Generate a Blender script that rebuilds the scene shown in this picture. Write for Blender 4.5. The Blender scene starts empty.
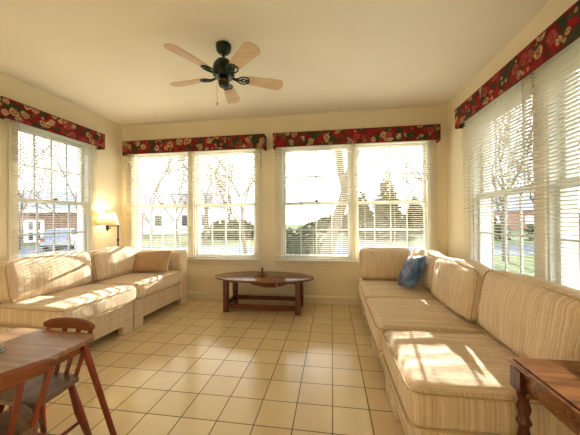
import bpy, math, random
from mathutils import Vector, Matrix, noise
R = math.radians
PI = math.pi
scn = bpy.context.scene
COL = scn.collection
random.seed(7)

# ------------------------------------------------------------ room numbers
XL, XR, YB, YR, H = -2.975, 1.37, 3.544, -2.3, 2.44
GZ = -1.0          # garden ground level below the room floor

# ------------------------------------------------------------ materials
def lin(c):
    return tuple(((v/255)/12.92 if v/255 <= .04045 else ((v/255+.055)/1.055)**2.4) for v in c) + (1,)

def new_mat(name):
    m = bpy.data.materials.new(name); m.use_nodes = True
    nt = m.node_tree; b = nt.nodes['Principled BSDF']
    return m, nt, b

def N(nt, t, **kw):
    n = nt.nodes.new(t)
    for k, v in kw.items(): setattr(n, k, v)
    return n

def coords(nt, scale=(1, 1, 1), loc=(0, 0, 0)):
    tc = N(nt, 'ShaderNodeTexCoord'); mp = N(nt, 'ShaderNodeMapping')
    mp.inputs['Scale'].default_value = scale; mp.inputs['Location'].default_value = loc
    nt.links.new(tc.outputs['Object'], mp.inputs['Vector'])
    return mp.outputs['Vector']

def noise_tex(nt, vec, scale=1, detail=2, rough=.5, dist=0):
    n = N(nt, 'ShaderNodeTexNoise'); nt.links.new(vec, n.inputs['Vector'])
    n.inputs['Scale'].default_value = scale; n.inputs['Detail'].default_value = detail
    n.inputs['Roughness'].default_value = rough; n.inputs['Distortion'].default_value = dist
    return n.outputs['Fac']

def ramp(nt, fac, stops, interp='LINEAR'):
    r = N(nt, 'ShaderNodeValToRGB'); r.color_ramp.interpolation = interp
    e = r.color_ramp.elements
    while len(e) < len(stops): e.new(.5)
    for el, (p, c) in zip(e, stops): el.position = p; el.color = c if len(c) == 4 else lin(c)
    nt.links.new(fac, r.inputs['Fac'])
    return r.outputs['Color']

def mixc(nt, fac, a, b, mode='MIX'):
    m = N(nt, 'ShaderNodeMix', data_type='RGBA', blend_type=mode)
    for s, v in ((m.inputs[0], fac), (m.inputs[6], a), (m.inputs[7], b)):
        if isinstance(v, (int, float)): s.default_value = v
        elif isinstance(v, tuple): s.default_value = v
        else: nt.links.new(v, s)
    return m.outputs[2]

def mathn(nt, op, a, b=None, c=None):
    m = N(nt, 'ShaderNodeMath', operation=op)
    for i, v in enumerate((a, b, c)):
        if v is None: continue
        if isinstance(v, (int, float)): m.inputs[i].default_value = v
        else: nt.links.new(v, m.inputs[i])
    return m.outputs[0]

def bump(nt, b, h, strength=.3, dist=.01):
    bn = N(nt, 'ShaderNodeBump'); bn.inputs['Strength'].default_value = strength
    bn.inputs['Distance'].default_value = dist
    nt.links.new(h, bn.inputs['Height']); nt.links.new(bn.outputs['Normal'], b.inputs['Normal'])

def plain(name, rgb, rough=.5, metal=0, var=.06, vs=6, spec=.5):
    m, nt, b = new_mat(name)
    n = noise_tex(nt, coords(nt), vs, 3)
    c = lin(rgb); lo = tuple(x*(1-var) for x in c[:3])+(1,); hi = tuple(min(1, x*(1+var)) for x in c[:3])+(1,)
    nt.links.new(ramp(nt, n, [(.3, lo), (.7, hi)]), b.inputs['Base Color'])
    b.inputs['Roughness'].default_value = rough; b.inputs['Metallic'].default_value = metal
    b.inputs['Specular IOR Level'].default_value = spec
    return m

def wood(name, dark, light, axis='x', rough=.3, planks=0, scale=1):
    m, nt, b = new_mat(name)
    s = {'x': (2, 22, 22), 'y': (22, 2, 22), 'z': (22, 22, 2)}[axis]
    v = coords(nt, tuple(q*scale for q in s))
    n = noise_tex(nt, v, 1.2, 5, .6, .8)
    n2 = noise_tex(nt, coords(nt, tuple(q*scale*4 for q in s)), 1.5, 2)
    f = mathn(nt, 'ADD', mathn(nt, 'MULTIPLY', n, .75), mathn(nt, 'MULTIPLY', n2, .25))
    col = ramp(nt, f, [(.32, dark), (.66, light)])
    if planks:
        sep = N(nt, 'ShaderNodeSeparateXYZ'); nt.links.new(coords(nt), sep.inputs[0])
        t = mathn(nt, 'FRACT', mathn(nt, 'MULTIPLY', sep.outputs[1 if axis == 'x' else 0], 1/planks))
        g = mathn(nt, 'LESS_THAN', t, .03)
        col = mixc(nt, mathn(nt, 'MULTIPLY', g, .7), col, lin((45, 25, 12)))
    nt.links.new(col, b.inputs['Base Color'])
    b.inputs['Roughness'].default_value = rough
    bump(nt, b, f, .12, .004)
    return m

def fabric(name, c1, c2, rough=.95, strength=.5):
    """slubbed upholstery: fine upright pin stripes woven over a pale ground"""
    m, nt, b = new_mat(name)
    a = noise_tex(nt, coords(nt, (135, 0, 1.6)), 1, 3, .7)
    c = noise_tex(nt, coords(nt, (1.6, 135, 1.6)), 1, 3, .7)
    w = noise_tex(nt, coords(nt, (45, 45, 260)), 1, 2)
    tcn = N(nt, 'ShaderNodeTexCoord'); sn = N(nt, 'ShaderNodeSeparateXYZ'); nt.links.new(tcn.outputs['Normal'], sn.inputs[0])
    side = mathn(nt, 'GREATER_THAN', mathn(nt, 'ABSOLUTE', sn.outputs[1]), .7)
    st = N(nt, 'ShaderNodeMix', data_type='FLOAT')
    nt.links.new(side, st.inputs[0]); nt.links.new(c, st.inputs[2]); nt.links.new(a, st.inputs[3])
    f = mathn(nt, 'ADD', mathn(nt, 'MULTIPLY', st.outputs[0], .8), mathn(nt, 'MULTIPLY', w, .2))
    nt.links.new(ramp(nt, f, [(.34, c1), (.62, c2)]), b.inputs['Base Color'])
    b.inputs['Roughness'].default_value = rough
    b.inputs['Specular IOR Level'].default_value = .15
    b.inputs['Sheen Weight'].default_value = .15
    big = noise_tex(nt, coords(nt, (1, 1, 1)), 9, 3)
    bump(nt, b, mathn(nt, 'ADD', mathn(nt, 'MULTIPLY', f, .2), big), strength, .012)
    return m

def floral(name):
    m, nt, b = new_mat(name)
    v = coords(nt)
    warp = N(nt, 'ShaderNodeTexNoise'); nt.links.new(v, warp.inputs['Vector']); warp.inputs['Scale'].default_value = 14
    vm = N(nt, 'ShaderNodeVectorMath', operation='MULTIPLY_ADD')
    nt.links.new(warp.outputs['Color'], vm.inputs[0]); vm.inputs[1].default_value = (.05, .05, .05); nt.links.new(v, vm.inputs[2])
    wv = vm.outputs[0]
    base = ramp(nt, noise_tex(nt, wv, 11, 2), [(.43, (44, 58, 34)), (.50, (104, 18, 22)), (.60, (152, 30, 32)), (.75, (128, 22, 26))])
    vo = N(nt, 'ShaderNodeTexVoronoi', feature='F1'); nt.links.new(wv, vo.inputs['Vector']); vo.inputs['Scale'].default_value = 10.5
    sep = N(nt, 'ShaderNodeSeparateColor'); nt.links.new(vo.outputs['Color'], sep.inputs[0])
    fcol = ramp(nt, sep.outputs[0], [(0, (186, 158, 118)), (.28, (164, 84, 78)), (.46, (192, 170, 126)), (.72, (146, 32, 36)), (.84, (84, 98, 58))], 'CONSTANT')
    petals = N(nt, 'ShaderNodeTexVoronoi', feature='DISTANCE_TO_EDGE'); nt.links.new(wv, petals.inputs['Vector']); petals.inputs['Scale'].default_value = 38
    pe = mathn(nt, 'LESS_THAN', petals.outputs['Distance'], .09)
    fcol = mixc(nt, mathn(nt, 'MULTIPLY', pe, .75), fcol, lin((110, 20, 26)))
    ring = mathn(nt, 'LESS_THAN', mathn(nt, 'ABSOLUTE', mathn(nt, 'SUBTRACT', vo.outputs['Distance'], .2)), .05)
    fcol = mixc(nt, mathn(nt, 'MULTIPLY', ring, .6), fcol, lin((128, 28, 34)))
    inside = mathn(nt, 'LESS_THAN', vo.outputs['Distance'], .42)
    col = mixc(nt, inside, base, fcol)
    leaf = N(nt, 'ShaderNodeTexVoronoi', feature='F1'); nt.links.new(coords(nt, (1, 1.0, 1), (3, 1, 2)), leaf.inputs['Vector']); leaf.inputs['Scale'].default_value = 26
    ls = N(nt, 'ShaderNodeSeparateColor'); nt.links.new(leaf.outputs['Color'], ls.inputs[0])
    lm = mathn(nt, 'MULTIPLY', mathn(nt, 'LESS_THAN', leaf.outputs['Distance'], .38), mathn(nt, 'GREATER_THAN', ls.outputs[1], .5))
    lm = mathn(nt, 'MULTIPLY', lm, mathn(nt, 'SUBTRACT', 1, inside))
    col = mixc(nt, lm, col, ramp(nt, ls.outputs[2], [(0, (58, 76, 40)), (.5, (160, 130, 92)), (.8, (30, 42, 24))], 'CONSTANT'))
    nt.links.new(col, b.inputs['Base Color'])
    b.inputs['Roughness'].default_value = .8; b.inputs['Specular IOR Level'].default_value = .2
    return m

M = {}
M['wall'] = plain('wall_paint', (230, 220, 194), .75, var=.02, vs=3, spec=.3)
M['ceiling'] = plain('ceiling_paint', (230, 226, 214), .85, var=.02, vs=2, spec=.2)
M['trim'] = plain('cream_trim_paint', (224, 215, 192), .45, var=.02)
M['white'] = plain('white_vinyl', (214, 212, 202), .4, var=.02)
M['grille'] = plain('grille_bar', (176, 176, 172), .5, var=.02)
M['slat'] = None
def slat_mat():
    m, nt, b = new_mat('blind_slat')
    b.inputs['Roughness'].default_value = .75; b.inputs['Specular IOR Level'].default_value = .08
    n = noise_tex(nt, coords(nt), 5, 2)
    nt.links.new(ramp(nt, n, [(.3, (220, 215, 200)), (.7, (230, 226, 214))]), b.inputs['Base Color'])
    tr = N(nt, 'ShaderNodeBsdfTranslucent'); tr.inputs['Color'].default_value = lin((250, 240, 215))
    mx = N(nt, 'ShaderNodeMixShader'); mx.inputs[0].default_value = .14
    nt.links.new(b.outputs[0], mx.inputs[1]); nt.links.new(tr.outputs[0], mx.inputs[2])
    nt.links.new(mx.outputs[0], nt.nodes['Material Output'].inputs[0])
    return m
M['slat'] = slat_mat()
def glass_mat():
    m, nt, b = new_mat('window_glass')
    nt.nodes.remove(b)
    t = N(nt, 'ShaderNodeBsdfTransparent'); t.inputs['Color'].default_value = (.96, .97, .96, 1)
    g = N(nt, 'ShaderNodeBsdfGlossy'); g.inputs['Roughness'].default_value = .02
    lw = N(nt, 'ShaderNodeLayerWeight'); lw.inputs['Blend'].default_value = .5
    fac = mathn(nt, 'ADD', mathn(nt, 'MULTIPLY', mathn(nt, 'POWER', lw.outputs['Facing'], 5), .6), .03)
    mx = N(nt, 'ShaderNodeMixShader')
    nt.links.new(fac, mx.inputs[0]); nt.links.new(t.outputs[0], mx.inputs[1]); nt.links.new(g.outputs[0], mx.inputs[2])
    nt.links.new(mx.outputs[0], nt.nodes['Material Output'].inputs[0])
    return m
M['glass'] = glass_mat()
M['fab'] = fabric('sofa_fabric', (194, 168, 136), (234, 217, 192))
M['fab2'] = fabric('pillow_fabric', (150, 120, 88), (194, 162, 124))
M['piping'] = plain('sofa_piping', (190, 164, 126), .9)
M['floral'] = floral('floral_valance')
M['vtrim'] = plain('valance_cord', (96, 14, 18), .8)
M['blue'] = None
def blue_mat():
    m, nt, b = new_mat('blue_satin')
    n = noise_tex(nt, coords(nt), 16, 4, .6, .6)
    nt.links.new(ramp(nt, n, [(.3, (26, 48, 86)), (.5, (54, 90, 140)), (.68, (120, 152, 188))]), b.inputs['Base Color'])
    b.inputs['Roughness'].default_value = .5; b.inputs['Sheen Weight'].default_value = .3
    bump(nt, b, noise_tex(nt, coords(nt), 22, 3), .6, .01)
    return m
M['blue'] = blue_mat()
M['cherry'] = wood('cherry_wood', (72, 32, 18), (120, 58, 32), 'x', .25)
M['cherry_z'] = wood('cherry_wood_upright', (68, 28, 16), (112, 52, 28), 'z', .3)
M['cherry_top'] = wood('cherry_wood_worn_top', (88, 52, 32), (134, 88, 56), 'x', .2)
M['oak'] = wood('oak_side_table', (88, 52, 26), (134, 86, 48), 'x', .22)
M['oak_z'] = wood('oak_side_table_leg', (54, 24, 14), (94, 44, 24), 'z', .25)
M['pine'] = wood('worn_pine_top', (128, 94, 68), (176, 140, 108), 'x', .35, planks=.085)
M['maple'] = wood('orange_maple', (104, 54, 26), (150, 86, 44), 'x', .35)
M['maple_z'] = wood('red_maple_upright', (104, 38, 18), (150, 64, 30), 'z', .35)
M['seatwood'] = wood('worn_chair_seat', (92, 68, 48), (138, 108, 82), 'y', .4, planks=.09)
M['iron'] = plain('dark_green_metal', (26, 44, 28), .3, .4)
M['brass'] = plain('antique_brass', (120, 92, 48), .35, .8)
M['bladeA'] = wood('washed_oak_blade', (196, 168, 140), (216, 192, 164), 'x', .5)
M['crystal'] = plain('frosted_cap', (200, 190, 160), .3)
M['darkmetal'] = plain('bronze_metal', (70, 52, 30), .4, .7)
def shade_mat():
    m, nt, b = new_mat('lamp_shade_cloth')
    nt.nodes.remove(b)
    n = noise_tex(nt, coords(nt), 60, 2)
    c = ramp(nt, n, [(.3, (240, 230, 200)), (.7, (250, 242, 216))])
    d = N(nt, 'ShaderNodeBsdfDiffuse'); t = N(nt, 'ShaderNodeBsdfTranslucent')
    nt.links.new(c, d.inputs[0]); nt.links.new(c, t.inputs[0])
    mx = N(nt, 'ShaderNodeMixShader'); mx.inputs[0].default_value = .55
    nt.links.new(d.outputs[0], mx.inputs[1]); nt.links.new(t.outputs[0], mx.inputs[2])
    nt.links.new(mx.outputs[0], nt.nodes['Material Output'].inputs[0])
    return m
M['shade'] = shade_mat()

def glow(name, rgb, s):
    m, nt, b = new_mat(name)
    b.inputs['Base Color'].default_value = lin(rgb)
    b.inputs['Emission Color'].default_value = lin(rgb); b.inputs['Emission Strength'].default_value = s
    return m
M['bulb'] = glow('lit_bulb', (255, 226, 180), 9)

def tile_mat():
    m, nt, b = new_mat('ceramic_floor_tiles')
    S = .2046
    v = coords(nt, (1/S, 1/S, 1), (.0043/S, -1.6055/S, 0))
    br = N(nt, 'ShaderNodeTexBrick'); br.offset = 0; br.squash = 1
    nt.links.new(v, br.inputs['Vector'])
    br.inputs['Scale'].default_value = 1; br.inputs['Brick Width'].default_value = 1; br.inputs['Row Height'].default_value = 1
    br.inputs['Mortar Size'].default_value = .017; br.inputs['Mortar Smooth'].default_value = .3
    br.inputs['Color1'].default_value = lin((226, 210, 180)); br.inputs['Color2'].default_value = lin((216, 197, 164))
    br.inputs['Mortar'].default_value = lin((84, 64, 38))
    br.inputs['Bias'].default_value = 0
    n = noise_tex(nt, coords(nt), 7, 4, .6)
    col = mixc(nt, .35, br.outputs['Color'], ramp(nt, n, [(.3, (196, 168, 120)), (.7, (226, 206, 166))]), 'SOFT_LIGHT')
    nt.links.new(col, b.inputs['Base Color'])
    rg = mathn(nt, 'ADD', mathn(nt, 'MULTIPLY', noise_tex(nt, coords(nt), 12, 3), .14), .13)
    nt.links.new(mathn(nt, 'ADD', rg, mathn(nt, 'MULTIPLY', br.outputs['Fac'], .4)), b.inputs['Roughness'])
    b.inputs['Coat Weight'].default_value = .6; b.inputs['Coat Roughness'].default_value = .12
    hgt = mathn(nt, 'ADD', mathn(nt, 'MULTIPLY', mathn(nt, 'SUBTRACT', 1, br.outputs['Fac']), 1), mathn(nt, 'MULTIPLY', noise_tex(nt, coords(nt), 9, 2), .5))
    bump(nt, b, hgt, .35, .003)
    return m
M['tile'] = tile_mat()

def ground_mat(name, c1, c2, c3, scale=1.2):
    m, nt, b = new_mat(name)
    n = noise_tex(nt, coords(nt), scale, 6, .7)
    n2 = noise_tex(nt, coords(nt), scale*14, 3)
    col = mixc(nt, .4, ramp(nt, n, [(.3, c1), (.55, c2), (.7, c3)]), ramp(nt, n2, [(.35, c1), (.65, c3)]))
    nt.links.new(col, b.inputs['Base Color']); b.inputs['Roughness'].default_value = 1; b.inputs['Specular IOR Level'].default_value = 0
    return m
M['lawn'] = ground_mat('winter_lawn', (84, 94, 68), (104, 110, 82), (124, 124, 100), .5)
M['asphalt'] = ground_mat('asphalt', (92, 94, 98), (106, 108, 110), (118, 120, 122), 3)
M['bark'] = ground_mat('bark', (88, 78, 70), (108, 97, 88), (128, 116, 106), 5)
M['needles'] = ground_mat('spruce_needles', (26, 40, 30), (40, 58, 42), (58, 76, 56), 5)
M['hedge'] = ground_mat('hedge_leaves', (34, 44, 34), (52, 62, 48), (74, 80, 62), 6)
def brick_mat():
    m, nt, b = new_mat('red_brick')
    tc = coords(nt, (1, 1, 1))
    sep = N(nt, 'ShaderNodeSeparateXYZ'); nt.links.new(tc, sep.inputs[0])
    cm = N(nt, 'ShaderNodeCombineXYZ')
    nt.links.new(mathn(nt, 'ADD', sep.outputs[0], sep.outputs[1]), cm.inputs[0]); nt.links.new(sep.outputs[2], cm.inputs[1])
    br = N(nt, 'ShaderNodeTexBrick'); nt.links.new(cm.outputs[0], br.inputs['Vector'])
    br.inputs['Scale'].default_value = 4
    br.inputs['Color1'].default_value = lin((138, 92, 78)); br.inputs['Color2'].default_value = lin((112, 72, 62)); br.inputs['Mortar'].default_value = lin((150, 138, 128))
    nt.links.new(br.outputs['Color'], b.inputs['Base Color']); b.inputs['Roughness'].default_value = .9
    return m
M['brick'] = brick_mat()
M['roof'] = ground_mat('grey_shingles', (120, 122, 128), (142, 144, 150), (160, 162, 166), 4)
M['housewhite'] = plain('white_siding', (214, 214, 210), .7)
M['darkglass'] = plain('dark_pane', (52, 60, 70), .1)
M['carpaint'] = plain('silver_car_paint', (112, 118, 128), .25, .5)
M['tyre'] = plain('tyre_rubber', (28, 28, 30), .8)
M['chrome'] = plain('bright_metal', (200, 200, 200), .2, .9)
M['redlens'] = plain('red_lens', (150, 26, 22), .3)
M['cord'] = plain('blind_cord', (225, 218, 200), .8)

# ------------------------------------------------------------ mesh building
class MB:
    def __init__(s): s.v = []; s.f = []
    def add(s, vs, fs, mtx=None):
        o = len(s.v)
        for p in vs:
            p = Vector(p)
            if mtx is not None: p = mtx @ p
            s.v.append(tuple(p))
        s.f += [tuple(i+o for i in f) for f in fs]
        return s
    def box(s, x0, x1, y0, y1, z0, z1, mtx=None):
        vs = [(x, y, z) for z in (z0, z1) for y in (y0, y1) for x in (x0, x1)]
        return s.add(vs, [(0, 2, 3, 1), (4, 5, 7, 6), (0, 1, 5, 4), (2, 6, 7, 3), (0, 4, 6, 2), (1, 3, 7, 5)], mtx)
    def prism(s, pts, a, b, axis='z', mtx=None):
        """2-D outline pushed from a to b along axis; outline given in the two other axes, in order"""
        n = len(pts)
        def P(p, t):
            return {'z': (p[0], p[1], t), 'y': (p[0], t, p[1]), 'x': (t, p[0], p[1])}[axis]
        vs = [P(p, a) for p in pts] + [P(p, b) for p in pts]
        fs = [tuple(range(n))[::-1], tuple(range(n, 2*n))] + [(i, (i+1) % n, n+(i+1) % n, n+i) for i in range(n)]
        return s.add(vs, fs, mtx)
    def lathe(s, prof, seg=24, mtx=None):
        """prof: (r, z) from bottom to top"""
        vs = []; fs = []
        for r, z in prof:
            for k in range(seg):
                a = 2*PI*k/seg; vs.append((r*math.cos(a), r*math.sin(a), z))
        for i in range(len(prof)-1):
            for k in range(seg):
                fs.append((i*seg+k, i*seg+(k+1) % seg, (i+1)*seg+(k+1) % seg, (i+1)*seg+k))
        if prof[0][0] > 1e-5: fs.append(tuple(range(seg))[::-1])
        if prof[-1][0] > 1e-5: fs.append(tuple((len(prof)-1)*seg+k for k in range(seg)))
        return s.add(vs, fs, mtx)
    def tube(s, path, rad, seg=8, closed=False, mtx=None, caps=True):
        path = [Vector(p) for p in path]; n = len(path)
        rs = rad if isinstance(rad, (list, tuple)) else [rad]*n
        vs = []; up = None
        for i, p in enumerate(path):
            if closed: d = path[(i+1) % n]-path[i-1]
            else: d = path[min(i+1, n-1)]-path[max(i-1, 0)]
            d = d.normalized() if d.length > 1e-9 else Vector((0, 0, 1))
            if up is None:
                up = Vector((0, 0, 1)) if abs(d.z) < .9 else Vector((1, 0, 0))
            a = up - d*up.dot(d)
            a = a.normalized() if a.length > 1e-6 else d.orthogonal().normalized()
            up = a; b = d.cross(a)
            for k in range(seg):
                t = 2*PI*k/seg
                vs.append(p + (a*math.cos(t)+b*math.sin(t))*rs[i])
        fs = []
        m = n if closed else n-1
        for i in range(m):
            j = (i+1) % n
            for k in range(seg):
                fs.append((i*seg+k, i*seg+(k+1) % seg, j*seg+(k+1) % seg, j*seg+k))
        if not closed and caps:
            fs.append(tuple(range(seg))[::-1]); fs.append(tuple((n-1)*seg+k for k in range(seg)))
        return s.add(vs, fs, mtx)
    def bar(s, p, q, w, d, mtx=None, w2=None, d2=None):
        """square-section bar between two points"""
        p = Vector(p); q = Vector(q); z = (q-p).normalized()
        x = Vector((1, 0, 0)) if abs(z.x) < .8 else Vector((0, 1, 0))
        y = z.cross(x).normalized(); x = y.cross(z)
        w2 = w2 or w; d2 = d2 or d
        vs = []
        for c, a, b in ((p, w, d), (q, w2, d2)):
            for sx, sy in ((-1, -1), (1, -1), (1, 1), (-1, 1)): vs.append(c+x*sx*a/2+y*sy*b/2)
        return s.add(vs, [(3, 2, 1, 0), (4, 5, 6, 7)]+[(i, (i+1) % 4, 4+(i+1) % 4, 4+i) for i in range(4)], mtx)

def obj(name, mb, mat, parent=None, smooth=False, bevel=0, seg=2, loc=None, rot=None):
    me = bpy.data.meshes.new(name); me.from_pydata(mb.v, [], mb.f); me.update()
    import bmesh
    bm = bmesh.new(); bm.from_mesh(me); bmesh.ops.recalc_face_normals(bm, faces=bm.faces); bm.to_mesh(me); bm.free()
    me.materials.append(mat)
    o = bpy.data.objects.new(name, me); COL.objects.link(o)
    if parent is not None: o.parent = parent
    if loc is not None: o.location = loc
    if rot is not None: o.rotation_euler = rot
    if smooth:
        for p in me.polygons: p.use_smooth = True
        if smooth == 'angle':
            md = o.modifiers.new('edges', 'EDGE_SPLIT'); md.split_angle = R(40)
    if bevel:
        md = o.modifiers.new('bevel', 'BEVEL'); md.width = bevel; md.segments = seg; md.limit_method = 'ANGLE'; md.angle_limit = R(40)
    return o

def tag(o, label=None, cat=None, group=None, kind=None):
    if label: o['label'] = label
    if cat: o['category'] = cat
    if group: o['group'] = group
    if kind: o['kind'] = kind
    return o

def thing(name, label, cat, loc=(0, 0, 0), rotz=0, group=None, kind=None):
    o = bpy.data.objects.new(name, None); COL.objects.link(o); o.empty_display_size = .1
    o.location = loc; o.rotation_euler = (0, 0, rotz)
    return tag(o, label, cat, group, kind)

def struct(name, mb, mat, label=None, **kw):
    return tag(obj(name, mb, mat, **kw), label=label, kind='structure')

def copy_tree(o, parent=None):
    c = o.copy(); COL.objects.link(c)
    if parent is not None: c.parent = parent
    for ch in list(o.children): copy_tree(ch, c)
    return c

# ------------------------------------------------------------ room shell
T = .16
def wall_with_holes(a0, a1, holes, z1=H):
    """rectangles (a0,a1,z0,z1) covering the wall outside the holes"""
    xs = sorted({a0, a1, *[h[0] for h in holes], *[h[1] for h in holes]})
    out = []
    for i in range(len(xs)-1):
        m = (xs[i]+xs[i+1])/2
        h = [q for q in holes if q[0] < m < q[1]]
        if h: out += [(xs[i], xs[i+1], 0, h[0][2]), (xs[i], xs[i+1], h[0][3], z1)]
        else: out.append((xs[i], xs[i+1], 0, z1))
    return out

WZ0, WZ1 = .555, 2.03
# window units as lists of openings along their wall
W_LEFT = [(2.20, 3.0)]
W_BL = [(-2.81, -1.95), (-1.88, -.99)]
W_BR = [(-.65, .25), (.29, 1.17)]
W_RIGHT = [(2.09, 2.93), (1.15, 1.99), (.21, 1.05)]

mb = MB()
for a, b, c, d in wall_with_holes(XL, XR, [(x0, x1, WZ0, WZ1) for x0, x1 in W_BL+W_BR]): mb.box(a, b, YB, YB+T, c, d)
struct('wall_back', mb, M['wall'])
mb = MB()
for a, b, c, d in wall_with_holes(YR-T, YB+T, [(y0, y1, WZ0, WZ1) for y0, y1 in W_LEFT]): mb.box(XL-T, XL, a, b, c, d)
struct('wall_left', mb, M['wall'])
mb = MB()
for a, b, c, d in wall_with_holes(YR-T, YB+T, [(y0, y1, WZ0, WZ1) for y0, y1 in W_RIGHT]): mb.box(XR, XR+T, a, b, c, d)
struct('wall_right', mb, M['wall'])
struct('wall_rear', MB().box(XL, XR, YR-T, YR, 0, H), M['wall'])
struct('ceiling', MB().box(XL-T, XR+T, YR-T, YB+T, H, H+.1), M['ceiling'])
struct('floor', MB().box(XL-T, XR+T, YR-T, YB+T, -.12, 0), M['tile'])

def base_prof(mb, a0, a1, wallpos, sign, axis):
    # moulded baseboard: tall flat with a stepped cap; sign = direction into the room
    pts = [(wallpos, 0), (wallpos+sign*.016, 0), (wallpos+sign*.016, .075), (wallpos+sign*.010, .088), (wallpos+sign*.006, .098), (wallpos, .098)]
    mb.prism(pts, a0, a1, axis)
mb = MB(); pts = [(YB, 0), (YB-.016, 0), (YB-.016, .075), (YB-.010, .088), (YB-.006, .098), (YB, .098)]
mb.prism(pts, XL, XR, 'x'); struct('baseboard_back', mb, M['trim'])
mb = MB(); base_prof(mb, YR, YB, XL, 1, 'y'); struct('baseboard_left', mb, M['trim'])
mb = MB(); base_prof(mb, YR, YB, XR, -1, 'y'); struct('baseboard_right', mb, M['trim'])

# ------------------------------------------------------------ windows
# every unit is drawn in a frame whose x runs along the wall, y goes OUT of the room, z up; mtx puts it on its wall
MT_BACK = Matrix.Translation((0, YB, 0))
MT_LEFT = Matrix(((0, -1, 0, XL), (1, 0, 0, 0), (0, 0, 1, 0), (0, 0, 0, 1)))    # local x -> +Y world, local y -> -X world
MT_RIGHT = Matrix(((0, 1, 0, XR), (1, 0, 0, 0), (0, 0, 1, 0), (0, 0, 0, 1)))    # local x -> +Y world, local y -> +X world

def window_unit(n, opens, mtx, label):
    root = bpy.data.objects.new('window_%d' % n, None); COL.objects.link(root)
    tag(root, label, kind='structure')
    a, b = min(o[0] for o in opens), max(o[1] for o in opens)
    cw = .075
    mb = MB()
    mb.box(a-cw, a, -.018, 0, WZ0, WZ1+cw, mtx); mb.box(b, b+cw, -.018, 0, WZ0, WZ1+cw, mtx)
    mb.box(a, b, -.018, 0, WZ1, WZ1+cw, mtx)
    so = sorted(opens)
    for i in range(len(so)-1): mb.box(so[i][1], so[i+1][0], -.018, 0, WZ0, WZ1, mtx)
    obj('casing', mb, M['trim'], root, bevel=.004)
    mb = MB().box(a-cw-.02, b+cw+.02, -.055, 0.0, WZ0-.024, WZ0, mtx)
    obj('sill', mb, M['trim'], root, bevel=.006)
    mb = MB().box(a-cw, b+cw, -.02, 0, WZ0-.024-.06, WZ0-.024, mtx)
    obj('apron', mb, M['trim'], root, bevel=.004)
    mid = 1.285
    for (x0, x1) in so:
        # jamb liner in the thickness of the wall
        mb = MB(); mb.box(x0, x0+.015, 0, T, WZ0, WZ1, mtx).box(x1-.015, x1, 0, T, WZ0, WZ1, mtx)
        mb.box(x0, x1, 0, T, WZ1-.015, WZ1, mtx).box(x0, x1, 0, T, WZ0, WZ0+.015, mtx)
        obj('jamb', mb, M['white'], root)
        for up in (0, 1):
            z0, z1 = (WZ0+.015, mid+.02) if not up else (mid-.02, WZ1-.015)
            y0 = .035 if not up else .068
            xa, xb = x0+.015, x1-.015
            st = .033
            mb = MB()
            mb.box(xa, xa+st, y0, y0+.03, z0, z1, mtx).box(xb-st, xb, y0, y0+.03, z0, z1, mtx)
            mb.box(xa+st, xb-st, y0, y0+.03, z0, z0+.04, mtx).box(xa+st, xb-st, y0, y0+.03, z1-.038, z1, mtx)
            sash = obj('sash', mb, M['white'], root, bevel=.003)
            g = MB(); gx0, gx1, gz0, gz1 = xa+st, xb-st, z0+.04, z1-.038
            w = .007
            for k in (1, 2, 3):
                c = gx0+(gx1-gx0)*k/4; g.box(c-w, c+w, y0+.008, y0+.022, gz0, gz1, mtx)
            c = (gz0+gz1)/2; g.box(gx0, gx1, y0+.0085, y0+.0215, c-w, c+w, mtx)
            obj('grille', g, M['grille'], sash)
            p = MB().box(gx0, gx1, y0+.0145, y0+.0155, gz0, gz1, mtx)
            obj('pane', p, M['glass'], sash)
        lk = MB().box((x0+x1)/2-.025, (x0+x1)/2+.025, .028, .06, mid+.02, mid+.032, mtx).box((x0+x1)/2-.008, (x0+x1)/2+.03, .03, .045, mid+.032, mid+.042, mtx)
        obj('sash_lock', lk, M['brass'], root)
    return root

window_unit(1, W_LEFT, MT_LEFT, 'white double-hung window on the left wall behind the sofa')
window_unit(2, W_BL, MT_BACK, 'pair of double-hung windows on the back wall, left of the coffee table')
window_unit(3, W_BR, MT_BACK, 'pair of double-hung windows on the back wall beside the right corner')
window_unit(4, W_RIGHT, MT_RIGHT, 'row of double-hung windows along the right wall above the sofa')

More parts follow.
